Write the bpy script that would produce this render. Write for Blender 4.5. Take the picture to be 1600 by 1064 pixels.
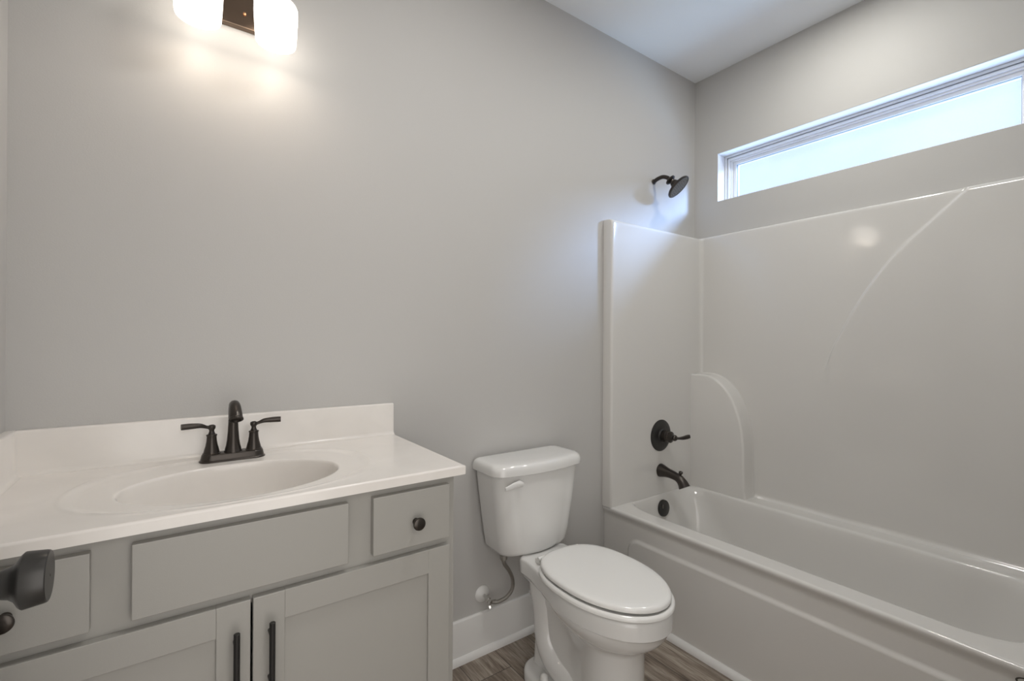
import bpy, bmesh, math, random
from mathutils import Vector, Matrix, noise
PI = math.pi
S = bpy.context.scene
for o in list(bpy.data.objects):
    bpy.data.objects.remove(o)
COL = S.collection

# ------------------------------------------------------------------ camera
F_PX, YAW, PITCH, ROLL, CAM_H = 731.349, 0.6202, 0.0016, 0.0052, 1.2628
cam_data = bpy.data.cameras.new('camera')
cam_data.sensor_fit = 'HORIZONTAL'
cam_data.sensor_width = 36.0
cam_data.lens = F_PX / 1600 * 36.0
cam_data.clip_start = 0.02
cam = bpy.data.objects.new('camera', cam_data)
COL.objects.link(cam)
Fv = Vector((math.sin(YAW)*math.cos(PITCH), math.cos(YAW)*math.cos(PITCH), math.sin(PITCH)))
Rv = Vector((math.cos(YAW), -math.sin(YAW), 0))
Uv = Rv.cross(Fv)
Rv, Uv = Rv*math.cos(ROLL)+Uv*math.sin(ROLL), Uv*math.cos(ROLL)-Rv*math.sin(ROLL)
cam.matrix_world = Matrix(((Rv.x, Uv.x, -Fv.x, 0), (Rv.y, Uv.y, -Fv.y, 0), (Rv.z, Uv.z, -Fv.z, CAM_H), (0, 0, 0, 1)))
S.camera = cam

# ------------------------------------------------------------------ view + light levels
S.view_settings.view_transform = 'Standard'
S.view_settings.look = 'None'
S.view_settings.exposure = 0.09
S.view_settings.gamma = 1.0
S.view_settings.use_curve_mapping = False

HALL_LIGHT = 2.2        # soft daylight from the hall behind the open doorway
PANE_GLOW = 1.8         # frosted transom pane
SHADE_GLOW = 3.8        # vanity lamp glass
BULB_W = 0.32
CEIL_W = {'tub': 5.5, 'room': 8.5}  # tub: light over the bathtub; room: added overhead fill

world = bpy.data.worlds.new('hall_daylight')
S.world = world
world.use_nodes = True
bgn = world.node_tree.nodes['Background']
bgn.inputs[0].default_value = (1.0, 0.96, 0.92, 1)
bgn.inputs[1].default_value = HALL_LIGHT

def point_light(name, loc, watts, color, radius):
    d = bpy.data.lights.new(name, 'POINT')
    d.energy = watts
    d.color = color
    d.shadow_soft_size = radius
    o = bpy.data.objects.new(name, d)
    o.location = loc
    COL.objects.link(o)
    return o

# low daylight falling in through the frosted transom from outside
def daylight(name, loc, aim, watts, color, cone, radius):
    dl = bpy.data.lights.new(name, 'SPOT')
    dl.energy = watts
    dl.color = color
    dl.spot_size = math.radians(cone)
    dl.spot_blend = 0.3
    dl.shadow_soft_size = radius
    dlo = bpy.data.objects.new(name, dl)
    dlo.location = loc
    dlo.rotation_euler = (Vector(aim)-Vector(loc)).to_track_quat('-Z', 'Y').to_euler()
    COL.objects.link(dlo)
daylight('outside_daylight', (3.65, -0.90, 2.82), (2.53, 0.95, 2.19), 3000.0, (0.50, 0.66, 1.0), 50, 0.30)
daylight('outside_ground_bounce', (3.75, 0.75, 0.95), (2.55, 0.90, 2.19), 1000.0, (0.60, 0.80, 1.0), 75, 0.50)

WARM = (1.0, 0.88, 0.75)
COOL = (1.0, 0.98, 0.90)
LAMP_X = (0.040, 0.227)
LAMP_Y, LAMP_Z = 1.50, 2.175

# ------------------------------------------------------------------ materials
def mat(name, color, rough=0.5, metal=0.0, bump=0.0, bump_scale=200.0, coat=0.0, var=0.0, var_scale=3.0, spec=0.5, emit=0.0, emit_col=None, detail=4.0):
    m = bpy.data.materials.new(name)
    m.use_nodes = True
    nt = m.node_tree
    b = nt.nodes['Principled BSDF']
    b.inputs['Base Color'].default_value = (*color, 1)
    b.inputs['Roughness'].default_value = rough
    b.inputs['Metallic'].default_value = metal
    b.inputs['Specular IOR Level'].default_value = spec
    if coat:
        b.inputs['Coat Weight'].default_value = coat
        b.inputs['Coat Roughness'].default_value = 0.05
    tc = nt.nodes.new('ShaderNodeTexCoord')
    if bump:
        n = nt.nodes.new('ShaderNodeTexNoise')
        n.inputs['Scale'].default_value = bump_scale
        n.inputs['Detail'].default_value = detail
        nt.links.new(tc.outputs['Object'], n.inputs['Vector'])
        bp = nt.nodes.new('ShaderNodeBump')
        bp.inputs['Strength'].default_value = bump
        bp.inputs['Distance'].default_value = 0.002
        nt.links.new(n.outputs['Fac'], bp.inputs['Height'])
        nt.links.new(bp.outputs['Normal'], b.inputs['Normal'])
    if var:
        n = nt.nodes.new('ShaderNodeTexNoise')
        n.inputs['Scale'].default_value = var_scale
        n.inputs['Detail'].default_value = 5
        n.inputs['Distortion'].default_value = 0.6
        nt.links.new(tc.outputs['Object'], n.inputs['Vector'])
        r = nt.nodes.new('ShaderNodeValToRGB')
        r.color_ramp.elements[0].position = 0.3
        r.color_ramp.elements[1].position = 0.7
        r.color_ramp.elements[0].color = (*[c*(1-var) for c in color], 1)
        r.color_ramp.elements[1].color = (*[min(1, c*(1+var)) for c in color], 1)
        nt.links.new(n.outputs['Fac'], r.inputs['Fac'])
        nt.links.new(r.outputs['Color'], b.inputs['Base Color'])
    if emit:
        b.inputs['Emission Color'].default_value = (*(emit_col or color), 1)
        b.inputs['Emission Strength'].default_value = emit
    return m

M_WALL = mat('wall_paint', (0.545, 0.535, 0.52), 0.55, bump=0.10, bump_scale=260, spec=0.3)
M_CEIL = mat('ceiling_paint', (0.88, 0.90, 0.92), 0.8, bump=0.1, bump_scale=200, spec=0.2)
M_TRIM = mat('trim_paint', (0.82, 0.815, 0.80), 0.32)
M_CAB = mat('cabinet_paint', (0.36, 0.35, 0.325), 0.42, bump=0.05, bump_scale=500)
M_STONE = mat('cultured_marble', (0.82, 0.785, 0.745), 0.2, coat=0.15, var=0.035, var_scale=7)
M_BRONZE = mat('oil_rubbed_bronze', (0.060, 0.052, 0.046), 0.30, metal=0.75, bump=0.03, bump_scale=600)
M_BRONZE_PLATE = mat('brushed_bronze', (0.16, 0.115, 0.085), 0.28, metal=0.95, bump=0.05, bump_scale=400)
M_BLACKM = mat('matte_black_metal', (0.050, 0.048, 0.046), 0.36, metal=0.6)
M_PULL = mat('flat_black_pull', (0.022, 0.021, 0.020), 0.4, metal=0.3)
M_PORC = mat('vitreous_china', (0.77, 0.765, 0.75), 0.07, coat=0.5)
M_SEAT = mat('toilet_seat_plastic', (0.84, 0.835, 0.815), 0.16, coat=0.2)
M_FIBER = mat('gelcoat_fiberglass', (0.69, 0.675, 0.65), 0.11, coat=0.35, bump=0.012, bump_scale=9, detail=1.0)
M_STEEL = mat('braided_steel', (0.42, 0.40, 0.37), 0.33, metal=1.0, bump=0.9, bump_scale=700)
M_CHROME = mat('chrome', (0.75, 0.74, 0.72), 0.12, metal=1.0)
M_PLAST = mat('white_plastic', (0.78, 0.775, 0.76), 0.3)
M_VINYL = mat('window_vinyl', (0.88, 0.89, 0.91), 0.3)
M_GASKET = mat('window_gasket', (0.30, 0.31, 0.34), 0.5)
M_RUBBER = mat('nozzle_rubber', (0.20, 0.19, 0.17), 0.6, bump=1.0, bump_scale=300)
M_LABEL = mat('apron_label', (0.05, 0.045, 0.04), 0.4)
M_BULB = mat('bulb_glass', (1, 0.9, 0.8), 0.4, emit=4, emit_col=(1, 0.86, 0.68))
M_CANLENS = mat('ceiling_light_lens', (0.9, 0.95, 1), 0.4, emit=3, emit_col=(0.86, 0.93, 1.0))

def shade_material():
    m = mat('lit_opal_glass', (0.95, 0.93, 0.9), 0.25, emit=SHADE_GLOW, emit_col=(1.0, 0.92, 0.82))
    return m
M_SHADE = shade_material()

def pane_material():
    m = mat('frosted_pane', (0.25, 0.28, 0.32), 0.25, bump=0.5, bump_scale=160)
    nt = m.node_tree
    b = nt.nodes['Principled BSDF']
    tc = nt.nodes.new('ShaderNodeTexCoord')
    n = nt.nodes.new('ShaderNodeTexNoise')
    n.inputs['Scale'].default_value = 2.6
    n.inputs['Detail'].default_value = 3
    nt.links.new(tc.outputs['Object'], n.inputs['Vector'])
    n2 = nt.nodes.new('ShaderNodeTexNoise')
    n2.inputs['Scale'].default_value = 140
    nt.links.new(tc.outputs['Object'], n2.inputs['Vector'])
    mx = nt.nodes.new('ShaderNodeMath'); mx.operation = 'MULTIPLY_ADD'
    nt.links.new(n2.outputs['Fac'], mx.inputs[0]); mx.inputs[1].default_value = 0.18
    nt.links.new(n.outputs['Fac'], mx.inputs[2])
    r = nt.nodes.new('ShaderNodeValToRGB')
    r.color_ramp.elements[0].position = 0.40
    r.color_ramp.elements[1].position = 0.75
    r.color_ramp.elements[0].color = (0.15, 0.21, 0.52, 1)
    r.color_ramp.elements[1].color = (0.20, 0.27, 0.58, 1)
    nt.links.new(mx.outputs[0], r.inputs['Fac'])
    nt.links.new(r.outputs['Color'], b.inputs['Emission Color'])
    b.inputs['Emission Strength'].default_value = PANE_GLOW
    tr = nt.nodes.new('ShaderNodeBsdfTransparent')
    tr.inputs[0].default_value = (0.85, 0.93, 1.0, 1)
    ms = nt.nodes.new('ShaderNodeMixShader')
    ms.inputs[0].default_value = 0.45
    nt.links.new(b.outputs[0], ms.inputs[1])
    nt.links.new(tr.outputs[0], ms.inputs[2])
    nt.links.new(ms.outputs[0], nt.nodes['Material Output'].inputs['Surface'])
    return m
M_PANE = pane_material()

def floor_material():
    m = bpy.data.materials.new('vinyl_plank')
    m.use_nodes = True
    nt = m.node_tree
    L = nt.links.new
    N = nt.nodes.new
    b = nt.nodes['Principled BSDF']
    tc = N('ShaderNodeTexCoord')
    sp = N('ShaderNodeSeparateXYZ'); L(tc.outputs['Object'], sp.inputs[0])
    cb = N('ShaderNodeCombineXYZ')
    ax = N('ShaderNodeMath'); ax.operation = 'ADD'; ax.inputs[1].default_value = -0.28; L(sp.outputs['Y'], ax.inputs[0])
    ay = N('ShaderNodeMath'); ay.operation = 'ADD'; ay.inputs[1].default_value = -0.07; L(sp.outputs['X'], ay.inputs[0])
    L(ax.outputs[0], cb.inputs['X']); L(ay.outputs[0], cb.inputs['Y'])
    br = N('ShaderNodeTexBrick')
    br.offset = 0.37
    br.inputs['Scale'].default_value = 1
    br.inputs['Brick Width'].default_value = 1.2
    br.inputs['Row Height'].default_value = 0.165
    br.inputs['Mortar Size'].default_value = 0.0012
    br.inputs['Color1'].default_value = (0.15, 0.15, 0.15, 1)
    br.inputs['Color2'].default_value = (0.85, 0.85, 0.85, 1)
    br.inputs['Mortar'].default_value = (0, 0, 0, 1)
    L(cb.outputs[0], br.inputs['Vector'])
    # per-plank offset of the grain
    off = N('ShaderNodeVectorMath'); off.operation = 'MULTIPLY'; off.inputs[1].default_value = (7, 3, 0)
    L(br.outputs['Color'], off.inputs[0])
    ad = N('ShaderNodeVectorMath'); ad.operation = 'ADD'
    L(cb.outputs[0], ad.inputs[0]); L(off.outputs[0], ad.inputs[1])
    mp = N('ShaderNodeMapping'); mp.inputs['Scale'].default_value = (3.2, 38, 1); L(ad.outputs[0], mp.inputs['Vector'])
    n1 = N('ShaderNodeTexNoise'); n1.inputs['Scale'].default_value = 1; n1.inputs['Detail'].default_value = 8; n1.inputs['Roughness'].default_value = 0.62; n1.inputs['Distortion'].default_value = 1.1
    L(mp.outputs[0], n1.inputs['Vector'])
    mp2 = N('ShaderNodeMapping'); mp2.inputs['Scale'].default_value = (2.5, 9, 1); L(ad.outputs[0], mp2.inputs['Vector'])
    n2 = N('ShaderNodeTexNoise'); n2.inputs['Scale'].default_value = 1; n2.inputs['Detail'].default_value = 4; n2.inputs['Distortion'].default_value = 1.5
    L(mp2.outputs[0], n2.inputs['Vector'])
    mp3 = N('ShaderNodeMapping'); mp3.inputs['Scale'].default_value = (12, 190, 1); L(ad.outputs[0], mp3.inputs['Vector'])
    n3 = N('ShaderNodeTexNoise'); n3.inputs['Scale'].default_value = 1; n3.inputs['Detail'].default_value = 3
    L(mp3.outputs[0], n3.inputs['Vector'])
    a1 = N('ShaderNodeMath'); a1.operation = 'MULTIPLY_ADD'; a1.inputs[1].default_value = 0.55; L(n1.outputs['Fac'], a1.inputs[0])
    a0 = N('ShaderNodeMath'); a0.operation = 'MULTIPLY_ADD'; a0.inputs[1].default_value = 0.40; L(n2.outputs['Fac'], a0.inputs[0])
    a00 = N('ShaderNodeMath'); a00.operation = 'MULTIPLY'; a00.inputs[1].default_value = 0.25; L(n3.outputs['Fac'], a00.inputs[0])
    L(a00.outputs[0], a0.inputs[2]); L(a0.outputs[0], a1.inputs[2])
    pv = N('ShaderNodeMath'); pv.operation = 'MULTIPLY_ADD'; pv.inputs[1].default_value = 0.12
    sb = N('ShaderNodeSeparateColor'); L(br.outputs['Color'], sb.inputs[0]); L(sb.outputs[0], pv.inputs[0]); L(a1.outputs[0], pv.inputs[2])
    r = N('ShaderNodeValToRGB')
    e = r.color_ramp.elements
    e[0].position = 0.45; e[0].color = (0.055, 0.042, 0.032, 1)
    e[1].position = 0.80; e[1].color = (0.46, 0.40, 0.335, 1)
    x = e.new(0.58); x.color = (0.165, 0.127, 0.098, 1)
    x = e.new(0.68); x.color = (0.28, 0.232, 0.188, 1)
    L(pv.outputs[0], r.inputs['Fac'])
    mxx = N('ShaderNodeMix'); mxx.data_type = 'RGBA'
    L(br.outputs['Fac'], mxx.inputs['Factor']); L(r.outputs['Color'], mxx.inputs['A']); mxx.inputs['B'].default_value = (0.03, 0.024, 0.02, 1)
    L(mxx.outputs['Result'], b.inputs['Base Color'])
    b.inputs['Roughness'].default_value = 0.42
    bp = N('ShaderNodeBump'); bp.inputs['Strength'].default_value = 0.25; bp.inputs['Distance'].default_value = 0.002
    L(a1.outputs[0], bp.inputs['Height']); L(bp.outputs['Normal'], b.inputs['Normal'])
    return m
M_FLOOR = floor_material()

# ------------------------------------------------------------------ helpers
def link(name, bm, m, parent=None, smooth=True, angle=35, subsurf=0):
    me = bpy.data.meshes.new(name)
    bmesh.ops.recalc_face_normals(bm, faces=bm.faces)
    bm.to_mesh(me); bm.free()
    me.materials.append(m)
    if smooth:
        me.polygons.foreach_set('use_smooth', [True]*len(me.polygons))
        try:
            me.set_sharp_from_angle(angle=math.radians(angle))
        except Exception:
            pass
    o = bpy.data.objects.new(name, me)
    COL.objects.link(o)
    if parent:
        o.parent = parent
        o.matrix_parent_inverse = Matrix.Translation(-parent.location) if parent.type == 'EMPTY' else Matrix()
    if subsurf:
        s = o.modifiers.new('smooth', 'SUBSURF'); s.levels = subsurf; s.render_levels = subsurf
    return o

def thing(name, label, cat, loc, group=None):
    o = bpy.data.objects.new(name, None)
    o.empty_display_size = 0.05
    o.location = loc
    COL.objects.link(o)
    o['label'] = label; o['category'] = cat
    if group: o['group'] = group
    return o

def tag(o, label, cat, group=None):
    o['label'] = label; o['category'] = cat
    if group: o['group'] = group
    return o

def struct(o):
    o['kind'] = 'structure'
    return o

def box(bm, x0, x1, y0, y1, z0, z1, bev=0.0, seg=2):
    r = bmesh.ops.create_cube(bm, size=1)
    vs = r['verts']
    for v in vs:
        v.co = Vector(((x0+x1)/2+v.co.x*(x1-x0), (y0+y1)/2+v.co.y*(y1-y0), (z0+z1)/2+v.co.z*(z1-z0)))
    if bev:
        es = list({e for v in vs for e in v.link_edges})
        bmesh.ops.bevel(bm, geom=es, offset=bev, segments=seg, profile=0.5, affect='EDGES')
    return bm

def B(*a, **k):
    return box(bmesh.new(), *a, **k)

def loft(bm, rings, cap0=True, cap1=True, closed=True):
    rows = [[bm.verts.new(p) for p in r] for r in rings]
    n = len(rings[0])
    for a, b in zip(rows, rows[1:]):
        for i in range(n if closed else n-1):
            j = (i+1) % n
            bm.faces.new((a[i], a[j], b[j], b[i]))
    if cap0: bm.faces.new(rows[0][::-1])
    if cap1: bm.faces.new(rows[-1])
    return bm

def frame(d):
    d = Vector(d).normalized()
    up = Vector((0, 0, 1)) if abs(d.z) < 0.9 else Vector((1, 0, 0))
    a = d.cross(up).normalized()
    b = a.cross(d).normalized()
    return d, a, b

def lathe(bm, prof, origin, axis, n=40, cap0=True, cap1=True):
    """prof: (distance along axis, radius)"""
    d, a, b = frame(axis)
    o = Vector(origin)
    rings = []
    for t, r in prof:
        rings.append([o+d*t+(a*math.cos(2*PI*i/n)+b*math.sin(2*PI*i/n))*max(r, 1e-5) for i in range(n)])
    return loft(bm, rings, cap0, cap1)

def spline(pts, k=8):
    pts = [Vector(p) for p in pts]
    P = [2*pts[0]-pts[1]]+pts+[2*pts[-1]-pts[-2]]
    out = []
    for i in range(1, len(P)-2):
        p0, p1, p2, p3 = P[i-1:i+3]
        for j in range(k):
            t = j/k
            out.append(0.5*((2*p1)+(p2-p0)*t+(2*p0-5*p1+4*p2-p3)*t*t+(3*p1-p0-3*p2+p3)*t**3))
    out.append(pts[-1])
    return out

def tube(bm, pts, rad, n=16, k=8, flat=1.0, side=None, cap=True):
    """rad: number or list per control point; flat squeezes the section across 'side'"""
    c = spline(pts, k)
    if not isinstance(rad, (list, tuple)): rad = [rad]*len(pts)
    rr = [v.x for v in spline([(r, 0, 0) for r in rad], k)]
    if isinstance(flat, (list, tuple)):
        ff = [v.x for v in spline([(r, 0, 0) for r in flat], k)]
    else:
        ff = [flat]*len(c)
    rings = []
    pa = None
    for i, p in enumerate(c):
        d = (c[min(i+1, len(c)-1)]-c[max(i-1, 0)]).normalized()
        if side is not None:
            a = Vector(side); a = (a-d*a.dot(d)).normalized()
        elif pa is None:
            _, a, _ = frame(d)
        else:
            a = (pa-d*pa.dot(d)).normalized()
        pa = a
        b = d.cross(a)
        rings.append([p+(a*math.cos(2*PI*j/n)+b*math.sin(2*PI*j/n)*ff[i])*rr[i] for j in range(n)])
    return loft(bm, rings, cap, cap)

def rrect(cx, cy, hx, hy, r, z, n=12):
    """rounded rectangle ring, 4*(n+1) points, ccw"""
    pts = []
    r = min(r, hx*0.999, hy*0.999)
    for q, (sx, sy) in enumerate(((1, 1), (-1, 1), (-1, -1), (1, -1))):
        for i in range(n+1):
            a = q*PI/2+i/n*PI/2
            pts.append(Vector((cx+sx*(hx-r)+math.cos(a)*r, cy+sy*(hy-r)+math.sin(a)*r, z)))
    return pts

def sm(a, b, x):
    t = max(0.0, min(1.0, (x-a)/(b-a)))
    return t*t*(3-2*t)

def interp(tab, x):
    if x <= tab[0][0]: return tab[0][1]
    for (a, va), (b, vb) in zip(tab, tab[1:]):
        if x <= b:
            return va+(vb-va)*(x-a)/(b-a)
    return tab[-1][1]

# ------------------------------------------------------------------ the room
XL, XR, YB, YF, ZC = -0.336, 2.4743, 1.62, -0.06, 2.7876
WY0, WY1, WZ0, WZ1 = 0.26, 1.478, 2.0554, 2.3271     # window opening
T = 0.13
struct(link('floor', B(XL-T, XR+T, YF-0.9, YB+T, -0.06, 0), M_FLOOR, smooth=False))
struct(link('ceiling', B(XL-T, XR+T, YF-0.13, YB+T, ZC, ZC+0.08), M_CEIL, smooth=False))
struct(link('wall_back', B(XL-T, XR+T, YB, YB+T, 0, ZC), M_WALL, smooth=False))
struct(link('wall_left', B(XL-T, XL, YF-0.12, YB, 0, ZC), M_WALL, smooth=False))
bm = bmesh.new()
X1 = XR+T
box(bm, XR, X1, YF-0.12, WY0, 0, ZC)
box(bm, XR, X1, WY1, YB, 0, ZC)
box(bm, XR, X1, WY0, WY1, 0, WZ0)
box(bm, XR, X1, WY0, WY1, WZ1, ZC)
struct(link('wall_right', bm, M_WALL, smooth=False))
DX0, DX1, DZ = -0.26, 0.56, 2.07                       # doorway behind the camera
bm = bmesh.new()
box(bm, XL, DX0-0.02, YF-0.12, YF, 0, ZC)
box(bm, DX1+0.02, XR, YF-0.12, YF, 0, ZC)
box(bm, DX0-0.02, DX1+0.02, YF-0.12, YF, DZ+0.02, ZC)
struct(link('wall_front', bm, M_WALL, smooth=False))
struct(link('wall_alcove', B(1.66, XR, YF, 0.10, 0, ZC), M_WALL, smooth=False))
bm = bmesh.new()
box(bm, DX0-0.02, DX0, YF-0.12, YF, 0, DZ)
box(bm, DX1, DX1+0.02, YF-0.12, YF, 0, DZ)
box(bm, DX0-0.02, DX1+0.02, YF-0.12, YF, DZ, DZ+0.02)
struct(link('trim_1', bm, M_TRIM, smooth=False))

# open door with its dark knob
door = struct(link('door_1', B(-0.232, -0.197, -0.02, 0.84, 0.012, 2.04, bev=0.002), M_TRIM))
kn = lathe(bmesh.new(), [(-0.0005, 0.0), (0, 0.033), (0.005, 0.033), (0.009, 0.030), (0.011, 0.0175), (0.020, 0.0155), (0.032, 0.0155),
                         (0.040, 0.018), (0.045, 0.022), (0.049, 0.0290), (0.0515, 0.0315), (0.0525, 0.032), (0.070, 0.0300), (0.0725, 0.0294), (0.0735, 0.0282), (0.0738, 0.0016), (0.070, 0.0014), (0.0698, 0)],
           (-0.1965, 0.777, 0.980), (1, 0, 0), 56)
knob = link('door_knob', kn, M_BLACKM, door)
knob['label'] = 'matte black drum-shaped door knob'

# baseboard with shoe moulding on the back wall, shoe moulding on the tub
def baseboard(name, x0, x1):
    bm = bmesh.new()
    prof = [(0, 0), (0, 0.165), (0.006, 0.165), (0.011, 0.160), (0.0125, 0.152), (0.0125, 0.026)]
    n = 6
    for i in range(n+1):
        a = PI/2-i/n*PI/2
        prof.append((0.0125+0.014*math.cos(a), 0.002+0.024*math.sin(a)))
    prof.append((0.0265, 0))
    rings = [[Vector((x, YB-d, z)) for d, z in prof] for x in (x0, x1)]
    loft(bm, rings)
    return struct(link(name, bm, M_TRIM, angle=25))
baseboard('baseboard_back', 0.606, 1.708)
bm = bmesh.new()
prof = [(0, 0), (0, 0.028)]
for i in range(7):
    a = PI/2-i/6*PI/2
    prof.append((0.003+0.015*math.cos(a), 0.004+0.024*math.sin(a)))
prof.append((0.018, 0))
loft(bm, [[Vector((1.712-d, y, z)) for d, z in prof] for y in (0.10, YB-0.027)])
struct(link('trim_2', bm, M_TRIM, angle=25))

# ------------------------------------------------------------------ window
win = struct(link('window_1', B(XR+0.001, XR+0.072, WY0, WY1, WZ1-0.012, WZ1), M_VINYL, smooth=False))
win.data.clear_geometry()
bm = bmesh.new()
def ring_frame(bm, x0, x1, y0, y1, z0, z1, w, wb=None):
    wb = w if wb is None else wb
    for q in ((y0, y1, z1-w, z1), (y0, y1, z0, z0+wb), (y0, y0+w, z0+wb, z1-w), (y1-w, y1, z0+wb, z1-w)):
        box(bm, x0, x1, *q, bev=min(0.0012, w*0.3, wb*0.3), seg=1)
# drywall return lining
ring_frame(bm, XR+0.0005, XR+0.070, WY0, WY1, WZ0, WZ1, 0.003)
bm.to_mesh(win.data); bm.free()
bm = bmesh.new()
fx = XR+0.070
ring_frame(bm, fx, XR+T, WY0+0.003, WY1-0.003, WZ0+0.003, WZ1-0.003, 0.012, 0.006)
ring_frame(bm, fx+0.016, XR+T, WY0+0.015, WY1-0.015, WZ0+0.009, WZ1-0.015, 0.004, 0.004)
fr = link('window_frame', bm, M_VINYL, win, smooth=False)
bm = bmesh.new()
ring_frame(bm, fx+0.004, XR+T, WY0+0.019, WY1-0.019, WZ0+0.013, WZ1-0.019, 0.012, 0.006)
ring_frame(bm, fx+0.014, XR+T, WY0+0.031, WY1-0.031, WZ0+0.019, WZ1-0.031, 0.009, 0.005)
ring_frame(bm, fx+0.024, XR+T, WY0+0.040, WY1-0.040, WZ0+0.024, WZ1-0.040, 0.018, 0.008)
sash = link('sash', bm, M_VINYL, win, smooth=False)
bm = bmesh.new()
ring_frame(bm, fx+0.030, fx+0.040, WY0+0.058, WY1-0.058, WZ0+0.032, WZ1-0.058, 0.0018)
link('gasket', bm, M_GASKET, sash)
pane = link('pane', B(fx+0.040, fx+0.046, WY0+0.058, WY1-0.058, WZ0+0.032, WZ1-0.058), M_PANE, win, smooth=False)
pane['label'] = 'glowing frosted glass pane'

# ------------------------------------------------------------------ vanity lamp
lamp = thing('vanity_light', 'two-lamp wall fixture with glowing white drum shades above the sink', 'wall light', (0.135, YB, 2.19))
link('backplate', B(0.025, 0.240, YB-0.022, YB-0.0005, 2.191, 2.30, bev=0.003), M_BRONZE_PLATE, lamp, smooth=False)
bm = bmesh.new()
lathe(bm, [(0, 0.0), (0, 0.0045), (0.004, 0.004), (0.006, 0.0)], (0.157, YB-0.0218, 2.232), (0, -1, 0), 16)
link('screw_cap', bm, mat('copper_cap', (0.75, 0.38, 0.2), 0.3, metal=1.0), lamp)
for lx in LAMP_X:
    bm = bmesh.new()
    n = 64
    prof_out = [(2.120, 0.0515), (2.124, 0.0530), (2.15, 0.0548), (2.20, 0.0572), (2.224, 0.0570), (2.231, 0.054), (2.233, 0.048), (2.233, 0.026)]
    prof_in = [(2.230, 0.026), (2.228, 0.046), (2.222, 0.0525), (2.20, 0.0537), (2.15, 0.0515), (2.124, 0.0500)]
    rings = [[Vector((lx+r*math.cos(2*PI*i/n), LAMP_Y+r*math.sin(2*PI*i/n), z)) for i in range(n)] for z, r in prof_out+prof_in+[prof_out[0]]]
    loft(bm, rings, False, False)
    bmesh.ops.remove_doubles(bm, verts=bm.verts, dist=1e-6)
    sh = link('lamp_shade', bm, M_SHADE, lamp)
    sh['label'] = 'glowing opal glass drum shade'
    bm = bmesh.new()
    lathe(bm, [(0, 0), (0, 0.012), (0.004, 0.020), (0.02, 0.027), (0.028, 0.028), (0.03, 0.0)], (lx, LAMP_Y, 2.262), (0, 0, -1), 28)
    lathe(bm, [(0.03, 0.014), (0.055, 0.014)], (lx, LAMP_Y, 2.262), (0, 0, -1), 20)
    tube(bm, [(lx+(0.135-lx)*0.35, YB-0.02, 2.25), (lx+(0.135-lx)*0.2, YB-0.06, 2.262), (lx, LAMP_Y+0.02, 2.275), (lx, LAMP_Y, 2.262)], 0.007, n=14)
    arm = link('arm', bm, M_BRONZE, lamp)
    bm = bmesh.new()
    lathe(bm, [(0, 0.011), (0.012, 0.013), (0.03, 0.022), (0.045, 0.024), (0.06, 0.017), (0.066, 0.0)], (lx, LAMP_Y, 2.208), (0, 0, -1), 24, cap0=True)
    link('bulb', bm, M_BULB, lamp)
    pl = point_light('lamp_glow', (lx, LAMP_Y, 2.150), BULB_W, WARM, 0.035)
    pl.parent = lamp
    pl.matrix_parent_inverse = Matrix.Translation(-lamp.location)

# ceiling lights outside the frame: one over the tub, one added as fill
def ceiling_light(name_label, cx, cy, rad, key, color):
    cl = thing('ceiling_light', name_label, 'ceiling light', (cx, cy, ZC), 'flush round ceiling lights')
    bm = bmesh.new()
    k = rad/0.075
    lathe(bm, [(0, 0.0), (0, 0.095*k), (0.006, 0.095*k), (0.010, 0.088*k), (0.010, 0.075*k), (0.002, 0.073*k), (0.002, 0.0)], (cx, cy, ZC-0.0005), (0, 0, -1), 48)
    link('trim_ring', bm, M_PLAST, cl)
    bm = bmesh.new()
    lathe(bm, [(0.0028, 0.0), (0.0028, 0.072*k), (0.0045, 0.070*k), (0.0045, 0.0)], (cx, cy, ZC-0.0005), (0, 0, -1), 48)
    link('lens', bm, M_CANLENS, cl)
    ld = bpy.data.lights.new('ceiling_glow', 'AREA')
    ld.shape = 'DISK'; ld.size = rad*1.8; ld.energy = CEIL_W[key]; ld.color = color
    lo = bpy.data.objects.new('ceiling_glow', ld); lo.location = (cx, cy, ZC-0.012); COL.objects.link(lo)
    lo.parent = cl; lo.matrix_parent_inverse = Matrix.Translation(-cl.location)
ceiling_light('small round flush white light on the ceiling above the bathtub', 1.99, 0.80, 0.075, 'tub', COOL)
ceiling_light('large round flush fill light added on the unseen ceiling in front of the vanity', 0.85, 0.62, 0.17, 'room', (1.0, 0.965, 0.92))  # unseen fixture added to fill the vanity side from overhead

# ------------------------------------------------------------------ vanity cabinet
CT, CTH = 0.9321, 0.024
CX1 = 0.603
van = thing('vanity_cabinet', 'grey painted shaker vanity cabinet under the white sink top', 'cabinet', (0.13, 1.36, 0))
YFR = 1.11
bm = bmesh.new()
zt = CT-CTH
box(bm, CX1-0.018, CX1, YFR+0.019, YB-0.001, 0.0, zt-0.0005, bev=0.001)      # right side
box(bm, XL+0.001, XL+0.019, YFR+0.019, YB-0.001, 0.0, zt-0.0005, bev=0.001)
box(bm, XL+0.019, CX1-0.018, YB-0.012, YB-0.002, 0.10, zt-0.05)
box(bm, XL+0.019, CX1-0.018, YFR+0.019, YB-0.012, 0.10, 0.118)
box(bm, XL+0.019, CX1-0.018, YFR+0.075, YFR+0.09, 0.0, 0.10)
link('carcass', bm, M_CAB, van, smooth=False)
bm = bmesh.new()
ff = dict(bev=0.0)
for x0, x1 in ((XL+0.001, -0.305), (0.568, CX1)):
    box(bm, x0, x1, YFR, YFR+0.019, 0.10, zt-0.0005, **ff)
box(bm, -0.305, 0.568, YFR, YFR+0.019, 0.872, zt-0.0005, **ff)
box(bm, -0.305, 0.568, YFR, YFR+0.019, 0.715, 0.765, **ff)
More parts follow.
